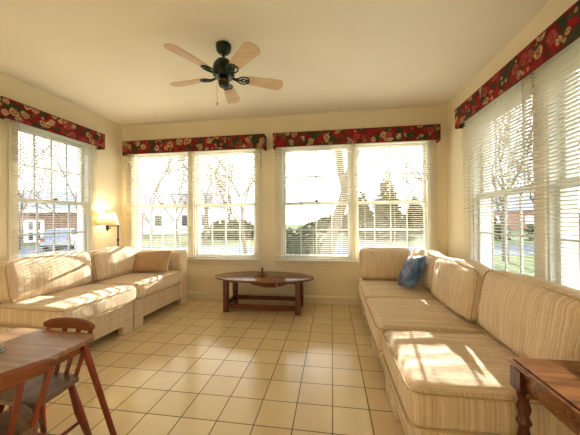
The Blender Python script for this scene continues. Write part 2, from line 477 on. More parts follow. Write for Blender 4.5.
def blind(x0, x1, mtx, label, group, z0=.575, tilt=-9, ztop=2.10):
    """venetian blind on the room face of a window: head rail, slats, ladder cords, bottom rail, wand"""
    t = thing('window_blind', label, 'blind', group=group)
    yc = -.048
    obj('head_rail', MB().box(x0, x1, yc-.014, yc+.014, ztop-.03, ztop, mtx), M['white'], t, bevel=.002)
    mb = MB(); z = ztop-.045; sp = .0245; w = .0255; a = R(tilt)
    while z > z0+.03:
        c, s = math.cos(a)*w/2, math.sin(a)*w/2
        crown = .0022
        vs = [(x0+.003, yc-c, z-s), (x1-.003, yc-c, z-s), (x0+.003, yc, z+crown), (x1-.003, yc, z+crown), (x0+.003, yc+c, z+s), (x1-.003, yc+c, z+s)]
        th = .0007
        vs2 = [(p[0], p[1], p[2]-th) for p in vs]
        mb.add(vs+vs2, [(0, 1, 3, 2), (2, 3, 5, 4), (7, 6, 8, 9), (9, 8, 10, 11), (0, 6, 7, 1), (4, 5, 11, 10), (0, 2, 8, 6), (2, 4, 10, 8), (1, 7, 9, 3), (3, 9, 11, 5)], mtx)
        z -= sp
    obj('slats', mb, M['slat'], t)
    obj('bottom_rail', MB().box(x0+.002, x1-.002, yc-.012, yc+.012, z0, z0+.014, mtx), M['white'], t, bevel=.002)
    for k in (.14, .5, .86):
        c = x0+(x1-x0)*k
        mb = MB()
        for q in (-.0128, .0128): mb.tube([mtx @ Vector((c, yc+q, ztop-.03)), mtx @ Vector((c, yc+q, z0+.01))], .0008, 4)
        obj('ladder_cord', mb, M['cord'], t)
    w = MB().tube([mtx @ Vector((x0+.05, yc-.022, ztop-.03)), mtx @ Vector((x0+.052, yc-.024, ztop-.55))], .003, 6)
    obj('tilt_wand', w, M['white'], t)
    return t

blind(2.13, 3.07, MT_LEFT, 'white slatted blind over the left-wall window beside the brass lamp', 'venetian blinds', .565)
blind(-2.885, -1.925, MT_BACK, 'white slatted blind over the back window nearest the lamp and left corner', 'venetian blinds', .565)
blind(-1.915, -.915, MT_BACK, 'white slatted blind on the back wall, above the left end of the coffee table', 'venetian blinds', .565)
blind(-.725, .258, MT_BACK, 'white slatted blind over the back window with the leaning dark tree trunk outside', 'venetian blinds', .565)
blind(.27, 1.245, MT_BACK, 'white slatted blind over the back window with the pointed evergreen outside', 'venetian blinds', .565)
blind(2.045, 3.03, MT_RIGHT, 'white slatted blind on the right wall, the one nearest the back corner', 'venetian blinds', .565, -14)
blind(1.105, 2.035, MT_RIGHT, 'white slatted blind on the right wall, second from the back corner', 'venetian blinds', .565, -14)
blind(.14, 1.095, MT_RIGHT, 'white slatted blind on the right wall, third from the back corner', 'venetian blinds', .565, -14)

# ------------------------------------------------------------ valances
def valance(x0, x1, mtx, label, caps=(1, 1)):
    t = thing('window_valance', label, 'valance', group='floral valances')
    z0, z1, d, th = 1.995, 2.173, .127, .018
    mb = MB()
    # padded board: front, two returns and a lid, one upholstered shell
    mb.box(x0, x1, -d, -d+th, z0, z1, mtx)
    mb.box(x0, x0+th, -d+th, 0, z0-.012, z1, mtx); mb.box(x1-th, x1, -d+th, 0, z0-.012, z1, mtx)
    mb.box(x0+th, x1-th, -d+th, 0, z1-.014, z1, mtx)
    # little dropped tabs at both ends of the front
    for a, b in ((x0, x0+.035), (x1-.035, x1)):
        mb.prism([(a, z0+.002), (b, z0+.002), ((a+b)/2+.006, z0-.018), ((a+b)/2-.010, z0-.018)], -d, -d+th, 'y', mtx)
    o = obj('fabric_cover', mb, M['floral'], t, bevel=.005)
    mb = MB()
    for z in (z0+.001, z1-.001):
        mb.tube([mtx @ Vector((x0, -d, z)), mtx @ Vector((x1, -d, z))], .0035, 6)
    obj('welt_cord', mb, M['vtrim'], t, smooth=True)
    return t
valance(1.99, 3.105, MT_LEFT, 'red floral valance above the window on the left wall')
valance(-2.87, -.845, MT_BACK, 'red floral valance above the left pair of windows on the back wall')
valance(-.735, 1.262, MT_BACK, 'red floral valance above the right pair of windows on the back wall')
valance(0.0, 3.009, MT_RIGHT, 'long red floral valance above the windows on the right wall')

# ------------------------------------------------------------ cushions
def cushion_mb(x0, x1, y0, y1, z0, z1, r=.04, puff=(.02, .02, .02), n=14, mtx=None, wob=.004, seed=0, sag=0):
    """soft box: rounded edges, puffed faces and slight wrinkles"""
    mb = MB(); idx = {}
    hx, hy, hz = (x1-x0)/2, (y1-y0)/2, (z1-z0)/2
    C = Vector(((x0+x1)/2, (y0+y1)/2, (z0+z1)/2))
    # spacing with extra points near edges
    def ticks(h):
        e = min(r/h, .8)
        t = [-1, -1+e*.15, -1+e*.4, -1+e*.7]
        inner = [(-1+e)+(2-2*e)*k/(n-1) for k in range(n)]
        return t+inner+[-q for q in reversed(t)]
    ts = [ticks(h) for h in (hx, hy, hz)]
    L = [len(t) for t in ts]
    def P(i, j, k):
        key = (i, j, k)
        if key in idx: return idx[key]
        u, v, w = ts[0][i], ts[1][j], ts[2][k]
        p = Vector((u*hx, v*hy, w*hz))
        q = Vector((max(-hx+r, min(hx-r, p.x)), max(-hy+r, min(hy-r, p.y)), max(-hz+r, min(hz-r, p.z))))
        d = p-q
        if d.length > 1e-9: p = q+d.normalized()*min(r, max(abs(d.x), abs(d.y), abs(d.z)) if d.length else r)
        g = lambda a: max(0, 1-a*a)
        p.x += puff[0]*g(v)*g(w)*(1 if u > 0 else -1)*min(1, abs(u)**3)
        p.y += puff[1]*g(u)*g(w)*(1 if v > 0 else -1)*min(1, abs(v)**3)
        p.z += puff[2]*g(u)*g(v)*(1 if w > 0 else -1)*min(1, abs(w)**3)
        if sag: p.z -= sag*(1-g(v)*1.0)*max(0, w)  # ends of the top edge drop a little
        nn = noise.noise_vector(p*7+Vector((seed*3.1, seed*1.7, 0)))
        p += nn*wob*2 + noise.noise_vector(p*19+Vector((seed, 0, 5)))*wob*.7
        p += C
        if mtx is not None: p = mtx @ p
        mb.v.append(tuple(p)); idx[key] = len(mb.v)-1
        return idx[key]
    A, B, Cc = L
    for j in range(B-1):
        for k in range(Cc-1):
            for i in (0, A-1): mb.f.append((P(i, j, k), P(i, j+1, k), P(i, j+1, k+1), P(i, j, k+1)))
    for i in range(A-1):
        for k in range(Cc-1):
            for j in (0, B-1): mb.f.append((P(i, j, k), P(i+1, j, k), P(i+1, j, k+1), P(i, j, k+1)))
    for i in range(A-1):
        for j in range(B-1):
            for k in (0, Cc-1): mb.f.append((P(i, j, k), P(i+1, j, k), P(i+1, j+1, k), P(i, j+1, k)))
    return mb

def round_loop(x0, x1, y0, y1, z, r, n=5):
    pts = []
    for cx, cy, a0 in ((x1-r, y1-r, 0), (x0+r, y1-r, 90), (x0+r, y0+r, 180), (x1-r, y0+r, 270)):
        for k in range(n):
            a = R(a0+90*k/(n-1)); pts.append((cx+r*math.cos(a), cy+r*math.sin(a), z))
    return pts

SB = .285      # top of the upholstered base
SEAT = .445    # top of the seat cushions at their edges
def sofa_base(t, x0, x1, y0, y1, cut_front=True, cut_back=True, front_sign=1, z1=SB):
    """base box with a shallow recess between the corner feet on its long sides; front at x1"""
    mb = MB()
    f = .13; h = .085
    prof = [(y0, 0), (y0+f, 0), (y0+f, h), (y1-f, h), (y1-f, 0), (y1, 0), (y1, z1), (y0, z1)]
    mb.prism(prof, x1-.06, x1, 'x')
    mb.prism(prof, x0, x0+.06, 'x')
    mb.box(x0+.06, x1-.06, y0, y1, h, z1)
    obj('base', mb, M['fab'], t, bevel=.010, seg=3)
    mb = MB()
    for z in (z1-.085, z1-.16):
        mb.tube([(x1+.001, y0+.01, z), (x1+.001, y1-.01, z)], .0022, 5)
    obj('base_seam', mb, M['piping'], t)

def seat_cushion(t, x0, x1, y0, y1, seed, puff=.014):
    c = obj('seat_cushion', cushion_mb(x0, x1, y0, y1, SB, SEAT, .045, (.008, .004, puff), seed=seed, wob=.003), M['fab'], t, smooth=True)
    mb = MB()
    for z in (SB+.014, SEAT-.016):
        mb.tube(round_loop(x0-.001, x1+.002, y0-.001, y1+.001, z, .05), .004, 6, closed=True)
    obj('piping', mb, M['piping'], c, smooth=True)
    return c

def back_cushion(t, x_front, y0, y1, seed, z1=.75, thick=.17, lean=12, axis='x', sag=.02, z0=None):
    """cushion leaning back; built upright then tipped about its lower rear edge. front faces +x (or -y if axis == 'y')"""
    hgt = z1-SEAT
    ln = (y1-y0)
    z0 = SEAT+.004 if z0 is None else z0
    m = Matrix.Translation((x_front-thick*.5, 0, z0)) @ Matrix.Rotation(R(-lean), 4, 'Y')
    mbc = cushion_mb(-thick/2, thick/2, y0, y1, 0, hgt, .05, (.03, .006, .012), seed=seed, wob=.006, sag=sag)
    c = obj('back_cushion', MB().add(mbc.v, mbc.f, m), M['fab'], t, smooth=True)
    mb = MB()
    lp = []
    for (yy, zz, a0) in ((y1-.05, hgt-.05, 0), (y0+.05, hgt-.05, 90), (y0+.05, .05, 180), (y1-.05, .05, 270)):
        for k in range(5):
            a = R(a0+22.5*k); lp.append((yy+.052*math.cos(a), zz+.052*math.sin(a)))
    def S(zz, yy):
        v = (yy-(y0+y1)/2)/((y1-y0)/2); w = (zz-hgt/2)/(hgt/2)
        return sag*min(1, v*v)*max(0, w)
    for xx in (thick/2-.018, -thick/2+.018):
        mb.tube([m @ Vector((xx, yy, zz-S(zz, yy))) for yy, zz in lp], .0035, 6, closed=True)
    obj('piping', mb, M['piping'], c, smooth=True)
    return c

def back_frame(t, x0, x1, y0, y1, z1=.66):
    """upholstered back rising from the base, slightly raked with a rounded top"""
    pts = [(x0+.02, 0), (x1, 0), (x1, z1-.06), (x1-.03, z1-.01), (x1-.07, z1), (x0+.03, z1), (x0, z1-.05), (x0-.01, z1*.5)]
    mb = MB().prism(pts, y0, y1, 'y')
    return obj('back_frame', mb, M['fab'], t, bevel=.012, seg=3)

# left run: front edges face +x, the run is turned a little from the wall
LR = R(-2.2)
s1 = thing('sofa_section', 'cream striped armless sofa section under the left-wall window, nearest the small table', 'sofa', (-1.958, 1.695, 0), LR, 'cream striped sofa sections')
Lm = .745
sofa_base(s1, -.86, 0, 0, Lm)
seat_cushion(s1, -.58, .055, .003, Lm-.004, 1)
back_frame(s1, -.90, -.60, .0, Lm, .69)
back_cushion(s1, -.42, .02, Lm-.01, 2, .775, .18, 10)

s2 = thing('sofa_section', 'cream striped sofa section with an arm, in the left corner beside the lamp', 'sofa', (-1.930, 2.452, 0), LR, 'cream striped sofa sections')
Lm = .92
sofa_base(s2, -.86, 0, 0, Lm)
seat_cushion(s2, -.58, .045, .004, Lm-.165, 3)
back_frame(s2, -.90, -.60, 0, Lm, .69)
back_cushion(s2, -.42, .01, .58, 4, .765, .18, 10)
# arm: flares out towards its top
pts = [(Lm-.155, 0.09), (Lm, .09), (Lm+.005, .40), (Lm+.012, .60), (Lm+.004, .665), (Lm-.03, .685), (Lm-.10, .685), (Lm-.15, .668), (Lm-.165, .60), (Lm-.155, .40)]
obj('arm', MB().prism(pts, -.60, .012, 'x'), M['fab'], s2, bevel=.014, seg=3)

# right run: fronts face -x.  turned half round, so local y runs towards the camera
RX = .325
def right_section(label, y_far, length):
    t = thing('sofa_section', label, 'sofa', (RX, y_far, 0), PI, 'cream striped sofa sections')
    return t
r3 = right_section('cream striped sofa section in front of the right wall, nearest the camera and side table', 1.665, .565)
sofa_base(r3, -.88, 0, .0, .565)
seat_cushion(r3, -.58, .042, .003, .585, 11, .014)
back_frame(r3, -.92, -.66, 0, .565, .66)
back_cushion(r3, -.47, -.055, .585, 12, .785, .2, 9)
r2 = right_section('middle cream striped sofa section of the run along the right wall', 2.325, .655)
sofa_base(r2, -.88, 0, .0, .655)
seat_cushion(r2, -.58, .065, .003, .652, 13, .018)
back_frame(r2, -.92, -.66, 0, .655, .66)
back_cushion(r2, -.44, -.03, .595, 14, .775, .2, 9)
# corner section with backs on two sides
r1 = thing('sofa_section', 'cream striped corner sofa section holding the blue pillow in the right corner', 'sofa', (RX, 3.44, 0), PI, 'cream striped sofa sections')
Lc = 1.11     # local y 0 (back wall) .. 1.11
sofa_base(r1, -.88, 0, .0, Lc)
seat_cushion(r1, -.58, .055, .50, Lc-.004, 15)
back_frame(r1, -.92, -.66, 0, Lc, .66)
# back along the window wall: frame then cushion facing the camera
pts = [(.02, .0), (.30, .0), (.30, .60), (.27, .65), (.23, .66), (.05, .66), (.01, .62), (0, .33)]
obj('back_frame', MB().prism(pts, -.66, .0, 'x'), M['fab'], r1, bevel=.012, seg=3)
thick = .19; hgt = .31
m = Matrix.Translation((0, .45, SEAT+.003)) @ Matrix.Rotation(R(9), 4, 'X')
mbc = cushion_mb(-.46, .03, -thick/2, thick/2, 0, hgt, .045, (.004, .02, .01), seed=16, wob=.005, sag=.0)
c = obj('back_cushion', MB().add(mbc.v, mbc.f, m), M['fab'], r1, smooth=True)
mb = MB()
lp = []
for (xx, zz, a0) in ((.03-.045, hgt-.045, 0), (-.46+.045, hgt-.045, 90), (-.46+.045, .045, 180), (.03-.045, .045, 270)):
    for k in range(5):
        a = R(a0+22.5*k); lp.append((xx+.047*math.cos(a), zz+.047*math.sin(a)))
for yy in (thick/2-.018, -thick/2+.018): mb.tube([m @ Vector((xx, yy, zz)) for xx, zz in lp], .0035, 6, closed=True)
obj('piping', mb, M['piping'], c, smooth=True)
back_cushion(r1, -.47, .36, Lc-.045, 17, .755, .19, 9)

# ------------------------------------------------------------ throw pillows
def pillow_mb(w, h, t, mtx, seed=0, n=22):
    mb = MB()
    for side in (1, -1):
        o = len(mb.v)
        for i in range(n+1):
            for j in range(n+1):
                u, v = i/n*2-1, j/n*2-1
                pin = 1-.10*(1-abs(u)**2)*abs(v)**6-.10*(1-abs(v)**2)*abs(u)**6
                x = u*w/2*(1-.07*(1-u*u)*0-.06*(1-v*v)*0) * (1-.06*(1-(abs(v))**2)*abs(u)**4)
                y = v*h/2 * (1-.06*(1-(abs(u))**2)*abs(v)**4)
                z = side*t/2*((1-u**4)*(1-v**4))**.55
                nv = noise.noise_vector(Vector((x*9+seed, y*9, side*2)))
                z += nv.x*.012*(1-u*u)*(1-v*v)
                mb.v.append(tuple(mtx @ Vector((x, y, z))))
        for i in range(n):
            for j in range(n):
                a = o+i*(n+1)+j
                mb.f.append((a, a+1, a+n+2, a+n+1) if side < 0 else (a, a+n+1, a+n+2, a+1))
    return mb
# beige pillow leaning on the arm of the corner section, face to the camera
mt = Matrix.Translation((-2.15, 3.02, .578)) @ Matrix.Rotation(R(-3), 4, 'Z') @ Matrix.Rotation(R(-4), 4, 'Y') @ Matrix.Rotation(R(64), 4, 'X')
p = obj('throw_pillow', pillow_mb(.49, .27, .14, mt, 3), M['fab2'], smooth=True)
tag(p, 'tan oblong throw pillow leaning on the arm of the left sofa', 'pillow')
# blue pillow, tucked on one corner between the two backs
mt = Matrix.Translation((.70, 2.60, .603)) @ Matrix.Rotation(R(-84), 4, 'Z') @ Matrix.Rotation(R(63), 4, 'X') @ Matrix.Rotation(R(10), 4, 'Z')
p = obj('throw_pillow', pillow_mb(.30, .30, .10, mt, 9), M['blue'], smooth=True)
tag(p, 'shiny blue throw pillow propped in the corner of the right sofa', 'pillow')

# ------------------------------------------------------------ ceiling fan
fan = thing('ceiling_fan', 'five-bladed ceiling fan with dark green motor and washed wood blades', 'ceiling fan', (-.825, 2.035, H))
obj('canopy', MB().lathe([(.012, -.072), (.034, -.068), (.054, -.048), (.060, -.015), (.058, 0)], 28), M['iron'], fan, smooth='angle')
obj('downrod', MB().lathe([(.011, -.12), (.011, -.07)], 14), M['iron'], fan, smooth='angle')
obj('motor_housing', MB().lathe([(.03, -.262), (.070, -.255), (.084, -.235), (.084, -.19), (.076, -.155), (.054, -.125), (.022, -.105)], 32), M['iron'], fan, smooth='angle')
sw = obj('switch_housing', MB().lathe([(.012, -.332), (.034, -.325), (.042, -.30), (.042, -.276), (.034, -.262)], 24), M['iron'], fan, smooth='angle')
obj('switch_ring', MB().lathe([(.043, -.292), (.0445, -.286), (.043, -.280)], 24), M['brass'], sw, smooth='angle')
chain = MB()
for k in range(24):
    z = -.30-.0065*k
    chain.lathe([(.0004, z-.0026), (.0026, z), (.0004, z+.0026)], 6, Matrix.Translation((-.046, -.02, 0)))
chain.lathe([(.001, -.475), (.006, -.468), (.004, -.455), (.001, -.452)], 8, Matrix.Translation((-.046, -.02, 0)))
obj('pull_chain', chain, M['brass'], fan)
for k in range(5):
    a = R(-117+72*k+1)
    m = Matrix.Rotation(a, 4, 'Z') @ Matrix.Translation((0, 0, -.245)) @ Matrix.Rotation(R(-13), 4, 'X')
    pts = []
    r0, r1, w0, w1 = .165, .485, .045, .062
    for q in range(9):
        t = R(-90+180*q/8); pts.append((r1-.045+.045*math.cos(t), w1*(math.sin(t))))
    for q in range(7):
        t = R(90+180*q/6); pts.append((r0+.022+.022*math.cos(t), w0*math.sin(t)))
    bl = obj('fan_blade', MB().prism(pts, -.003, .003, 'z', m), M['bladeA'], fan, bevel=.0015)
    mi = Matrix.Rotation(a, 4, 'Z') @ Matrix.Translation((0, 0, -.254)) @ Matrix.Rotation(R(-13), 4, 'X')
    mb = MB()
    for sgn in (-1, 1):
        mb.tube([mi @ Vector(p_) for p_ in [(.07, sgn*.006, .004), (.105, sgn*.012, -.004), (.135, sgn*.036, 0), (.165, sgn*.040, .002), (.195, sgn*.024, .002), (.20, sgn*.008, .002), (.18, sgn*.004, .002), (.155, sgn*.016, .0), (.135, sgn*.010, 0)]], .0055, 7)
    mb.tube([mi @ Vector(p_) for p_ in [(.068, 0, .004), (.11, 0, -.004), (.15, 0, 0)]], .007, 7)
    obj('blade_iron', mb, M['iron'], bl, smooth=True)

# ------------------------------------------------------------ floor lamp
lamp = thing('floor_lamp', 'brass swing-arm floor lamp with a lit cream shade behind the left sofa', 'lamp', (-2.82, 3.28, 0))
obj('base', MB().lathe([(.115, 0), (.12, .006), (.115, .016), (.06, .026), (.02, .034), (.012, .05)], 32), M['darkmetal'], lamp, smooth='angle')
obj('pole', MB().lathe([(.009, .03), (.009, .80), (.014, .81), (.014, .83), (.009, .84), (.009, .985), (.013, .99), (.013, 1.02), (.006, 1.03)], 16), M['darkmetal'], lamp, smooth='angle')
arm = Vector((-.045, -.125, 0)); arm_ = arm.normalized()
mb = MB()
mb.tube([(0, 0, 1.005), tuple(arm*.5+Vector((.02, -.01, 1.01))), tuple(arm+Vector((0, 0, 1.0)))], .006, 8)
mb.tube([tuple(arm+Vector((0, 0, .94))), tuple(arm+Vector((0, 0, 1.02)))], .009, 8)
obj('swing_arm', mb, M['darkmetal'], lamp, smooth=True)
mA = Matrix.Translation(arm)
obj('socket', MB().lathe([(.006, .95), (.019, .965), (.021, 1.0), (.019, 1.05), (.012, 1.055)], 16, mA), M['darkmetal'], lamp, smooth='angle')
obj('switch_knob', MB().lathe([(.0001, -.012), (.006, -.01), (.006, .01), (.0001, .012)], 10, Matrix.Translation(arm+Vector((.03, .01, .975))) @ Matrix.Rotation(R(90), 4, 'Y')), M['brass'], lamp)
sh = MB()
zb, zt, rb, rt = 1.02, 1.185, .128, .086
sh.lathe([(rb, zb), (rt, zt)], 36, mA); sh.f = sh.f[:36]
so = obj('lamp_shade', sh, M['shade'], lamp, smooth=True)
md = so.modifiers.new('th', 'SOLIDIFY'); md.thickness = .0015
rm = MB()
for r_, z_ in ((rb, zb), (rt, zt)): obj('shade_rim', MB().tube([arm+Vector((r_*math.cos(2*PI*k/36), r_*math.sin(2*PI*k/36), z_)) for k in range(36)], .0025, 5, closed=True), M['trim'], so)
for k in range(3): rm.tube([arm+Vector((0, 0, zt-.01)), arm+Vector((rt*math.cos(2*PI*k/3), rt*math.sin(2*PI*k/3), zt-.004))], .0015, 5)
obj('shade_wire', rm, M['trim'], so)
obj('finial', MB().lathe([(.003, 1.17), (.004, 1.185), (.009, 1.195), (.007, 1.205), (.001, 1.215)], 12, mA), M['brass'], lamp, smooth='angle')
obj('bulb', MB().lathe([(.012, 1.055), (.014, 1.065), (.027, 1.09), (.029, 1.105), (.022, 1.125), (.001, 1.134)], 16, mA), M['bulb'], lamp, smooth=True)
L = bpy.data.lights.new('bulb_light', 'POINT'); L.energy = 3.2; L.color = (1, .84, .58); L.shadow_soft_size = .03
lo = bpy.data.objects.new('bulb_light', L); COL.objects.link(lo); lo.parent = lamp; lo.location = arm+Vector((0, 0, 1.15))

# ------------------------------------------------------------ coffee table
TZ = .405
ct = thing('coffee_table', 'oval dark cherry coffee table on square legs between the two back windows', 'table', (-.81, 3.20, 0))
n = 72
def ell(a, b): return [(a*math.cos(2*PI*k/n), b*math.sin(2*PI*k/n)) for k in range(n)]
mb = MB(); rings = [(.585, .285, TZ-.026), (.598, .298, TZ-.02), (.60, .30, TZ-.010), (.594, .294, TZ-.002), (.585, .285, TZ)]
vs = []
for a, b, z in rings: vs += [(x, y, z) for x, y in ell(a, b)]
fs = [tuple(range(n))[::-1], tuple(range(4*n, 5*n))]
for i in range(4): fs += [(i*n+k, i*n+(k+1) % n, (i+1)*n+(k+1) % n, (i+1)*n+k) for k in range(n)]
obj('table_top', mb.add(vs, fs), M['cherry_top'], ct, smooth='angle')
lx, ly = .425, .175
for sx in (-1, 1):
    for sy in (-1, 1):
        py = .20 if sy > 0 else -.115
        obj('leg', MB().box(sx*lx-.028, sx*lx+.028, py-.028, py+.028, 0, TZ-.026), M['cherry_z'], ct, bevel=.003)
yf, yb = -.115, .20
mb = MB(); mb.box(-lx+.028, lx-.028, yb-.012, yb+.012, TZ-.085, TZ-.026); mb.box(-lx+.028, lx-.028, yf-.012, yf+.012, TZ-.06, TZ-.026)
for sx in (-1, 1): mb.box(sx*lx-.012, sx*lx+.012, yf+.028, yb-.028, TZ-.085, TZ-.026)
obj('apron', mb, M['cherry'], ct, bevel=.002)
# bowed drawer front hanging below the front edge
pts = [(-.12, TZ-.026)]
for k in range(13):
    u = -1+2*k/12; pts.append((.11+u*.23, TZ-.03-.048*(1-u*u)))
pts.append((.34, TZ-.026))
obj('drop_leaf', MB().prism(pts, -.245, -.225, 'y'), M['cherry'], ct, bevel=.002)
obj('stretcher', MB().box(-lx+.028, lx-.028, yf-.014, yf+.014, .045, .095), M['cherry'], ct, bevel=.003)
obj('stretcher', MB().box(-lx+.028, lx-.028, yb-.014, yb+.014, .06, .11), M['cherry'], ct, bevel=.003)
for sx in (-1, 1): obj('stretcher', MB().box(sx*lx-.014, sx*lx+.014, yf+.028, yb-.028, .06, .11), M['cherry'], ct, bevel=.003)

bell = thing('candle_holder', 'small dark turned wooden candle holder on a round plate on the coffee table', 'ornament', (-.83, 3.22, TZ))
obj('plate', MB().lathe([(.03, 0), (.055, .004), (.058, .009), (.05, .007), (.012, .006)], 28), M['oak'], bell, smooth='angle')
obj('stem', MB().lathe([(.020, .007), (.014, .014), (.011, .022), (.016, .034), (.010, .046), (.010, .066), (.014, .076), (.011, .088), (.004, .094)], 20), M['cherry_z'], bell, smooth='angle')

# ------------------------------------------------------------ side table, right foreground
et = thing('side_table', 'polished oak side table with turned legs at the near end of the right sofa', 'table', (.594, 1.055, 0))
EZ = .602; ew, ed = .58, .60     # extends +x, -y
mb = MB()
mb.box(.012, ew-.012, -ed+.012, -.012, EZ-.030, EZ-.016)
mb.box(0, ew, -ed, 0, EZ-.020, EZ-.006)
mb.box(.010, ew-.010, -ed+.010, -.010, EZ-.006, EZ)
obj('table_top', mb, M['oak'], et, bevel=.004, seg=3)
mb = MB(); i = .022
mb.box(i, ew-i, -i-.02, -i, EZ-.085, EZ-.03); mb.box(i, ew-i, -ed+i, -ed+i+.02, EZ-.085, EZ-.03)
mb.box(i, i+.02, -ed+i, -i, EZ-.085, EZ-.03); mb.box(ew-i-.02, ew-i, -ed+i, -i, EZ-.085, EZ-.03)
obj('apron', mb, M['oak'], et, bevel=.003)
prof = [(.014, 0), (.018, .02), (.013, .05), (.016, .09), (.024, .16), (.027, .22), (.020, .30), (.014, .33), (.022, .345), (.014, .36), (.021, .385), (.014, .405), (.020, .42), (.020, .44)]
prof = [(a, b*1.16) for a, b in prof]
for sx, sy in ((i+.01, -i-.01), (ew-i-.01, -i-.01), (i+.01, -ed+i+.01), (ew-i-.01, -ed+i+.01)):
    mb = MB().lathe(prof, 20, Matrix.Translation((sx, sy, 0)))
    mb.box(sx-.026, sx+.026, sy-.026, sy+.026, EZ-.098, EZ-.03)
    obj('leg', mb, M['oak_z'], et, smooth='angle')
    dx = 1 if sx < .3 else -1; dy = -1 if sy > -.3 else 1
    mb = MB().prism([(sx+dx*.02, EZ-.085), (sx+dx*.075, EZ-.085), (sx+dx*.055, EZ-.094), (sx+dx*.035, EZ-.108), (sx+dx*.018, EZ-.115)], sy-.008, sy+.008, 'y')
    mb.prism([(sy+dy*.02, EZ-.085), (sy+dy*.075, EZ-.085), (sy+dy*.055, EZ-.094), (sy+dy*.035, EZ-.108), (sy+dy*.018, EZ-.115)], sx-.008, sx+.008, 'x')
    obj('corner_bracket', mb, M['oak_z'], et)

# ------------------------------------------------------------ child's table and chairs, left foreground
KZ = .53
kt = thing('childs_table', 'low child\'s table with a worn plank top and splayed red-brown legs', 'table', (-1.37, .865, 0), R(-2))
hx, hy = .245, .32
n_ = 7
def rrect(hx, hy, r):
    pts = []
    for cx, cy, a0 in ((hx-r, hy-r, 0), (-hx+r, hy-r, 90), (-hx+r, -hy+r, 180), (hx-r, -hy+r, 270)):
        for k in range(n_):
            a = R(a0+90*k/(n_-1)); pts.append((cx+r*math.cos(a), cy+r*math.sin(a)))
    return pts
obj('table_top', MB().prism(rrect(hx, hy, .04), KZ-.022, KZ), M['pine'], kt, bevel=.004)
mb = MB(); q = .045
mb.box(-hx+q, hx-q, -hy+q, -hy+q+.016, KZ-.07, KZ-.022); mb.box(-hx+q, hx-q, hy-q-.016, hy-q, KZ-.07, KZ-.022)
mb.box(-hx+q, -hx+q+.016, -hy+q, hy-q, KZ-.07, KZ-.022); mb.box(hx-q-.016, hx-q, -hy+q, hy-q, KZ-.07, KZ-.022)
obj('apron', mb, M['maple'], kt, bevel=.002)
for sx in (-1, 1):
    for sy in (-1, 1):
        obj('leg', MB().bar((sx*(hx-.045), sy*(hy-.045), KZ-.022), (sx*(hx+.075), sy*(hy+.02), .002), .023, .023, None, .019, .019), M['maple_z'], kt, bevel=.004)

def kid_chair(label, loc, rotz):
    """front of the chair faces local -y; crest rail stands at +y"""
    t = thing('childs_chair', label, 'chair', loc, rotz, "small spindle-back chairs at the child's table")
    sz = .33
    obj('seat', MB().prism([(-.108, .11), (-.120, 0), (-.122, -.075), (-.105, -.092), (.105, -.092), (.122, -.075), (.120, 0), (.108, .11), (.08, .125), (-.08, .125)], sz-.024, sz), M['seatwood'], t, bevel=.006, seg=3)
    for sx in (-1, 1):
        for sy in (-1, 1):
            obj('leg', MB().tube([(sx*.085, .01+sy*.075, sz-.02), (sx*.112, sy*.105, sz*.5), (sx*.14, sy*.14, .003)], [.013, .019, .012], 12), M['maple_z'], t, smooth=True)
    for sx in (-1, 1): obj('stretcher', MB().tube([(sx*.118, -.125, .12), (sx*.118, 0, .12), (sx*.118, .125, .12)], [.007, .010, .007], 8), M['maple_z'], t, smooth=True)
    obj('stretcher', MB().tube([(-.118, 0, .12), (0, 0, .12), (.118, 0, .12)], [.007, .010, .007], 8), M['maple_z'], t, smooth=True)
    # crest rail, gently bowed with rounded ends
    n = 14; vs = []; fs = []
    cw = .145
    for k in range(n+1):
        u = -1+2*k/n; x = u*cw; y = .185-.022*(1-u*u)*-1; 
        y = .150+.020*(1-u*u)
        hh = .026*(1-abs(u)**6*.55); zc = .552+.006*(1-u*u)
        for dy, dz in ((-.010, -hh), (.010, -hh), (.012, hh*.6), (.006, hh), (-.006, hh), (-.012, hh*.6)): vs.append((x, y+dy, zc+dz))
    m6 = 6
    for k in range(n):
        for j in range(m6): fs.append((k*m6+j, k*m6+(j+1) % m6, (k+1)*m6+(j+1) % m6, (k+1)*m6+j))
    fs += [tuple(range(m6))[::-1], tuple(n*m6+j for j in range(m6))]
    obj('crest_rail', MB().add(vs, fs), M['maple'], t, bevel=.003)
    for k in range(4):
        u = (-1+2*k/3)
        top = (u*.126, .150+.020*(1-u*u*.77), .536); bot = (u*.085, .108, sz-.01)
        obj('spindle', MB().bar(bot, top, .016, .014, None, .020, .016), M['maple_z'], t, bevel=.003)
    return t
kid_chair("small spindle-back chair behind the child's table, its crest rail showing over the far edge", (-1.315, 1.05, 0), R(-2))
kid_chair("small spindle-back chair at the right side of the child's table, nearest the camera", (-1.218, .812, 0), R(-112))

bk = thing('picture_book', "colourful picture book lying on the left end of the child's table", 'book', (-1.43, .865, KZ+.0005), R(25))
def book_mat():
    m, nt, b = new_mat('printed_cover')
    vo = N(nt, 'ShaderNodeTexVoronoi'); nt.links.new(coords(nt), vo.inputs['Vector']); vo.inputs['Scale'].default_value = 16
    sp = N(nt, 'ShaderNodeSeparateColor'); nt.links.new(vo.outputs['Color'], sp.inputs[0])
    nt.links.new(ramp(nt, sp.outputs[0], [(0, (86, 140, 142)), (.35, (120, 150, 150)), (.6, (170, 50, 50)), (.75, (180, 170, 150)), (.9, (60, 90, 110))], 'CONSTANT'), b.inputs['Base Color'])
    b.inputs['Roughness'].default_value = .35
    return m
obj('cover', MB().box(-.10, .10, -.075, .075, 0, .002).box(-.10, .10, -.075, .075, .010, .012).box(-.10, -.097, -.075, .075, 0, .012), book_mat(), bk)
obj('pages', MB().box(-.096, .097, -.072, .072, .002, .010), M['white'], bk)

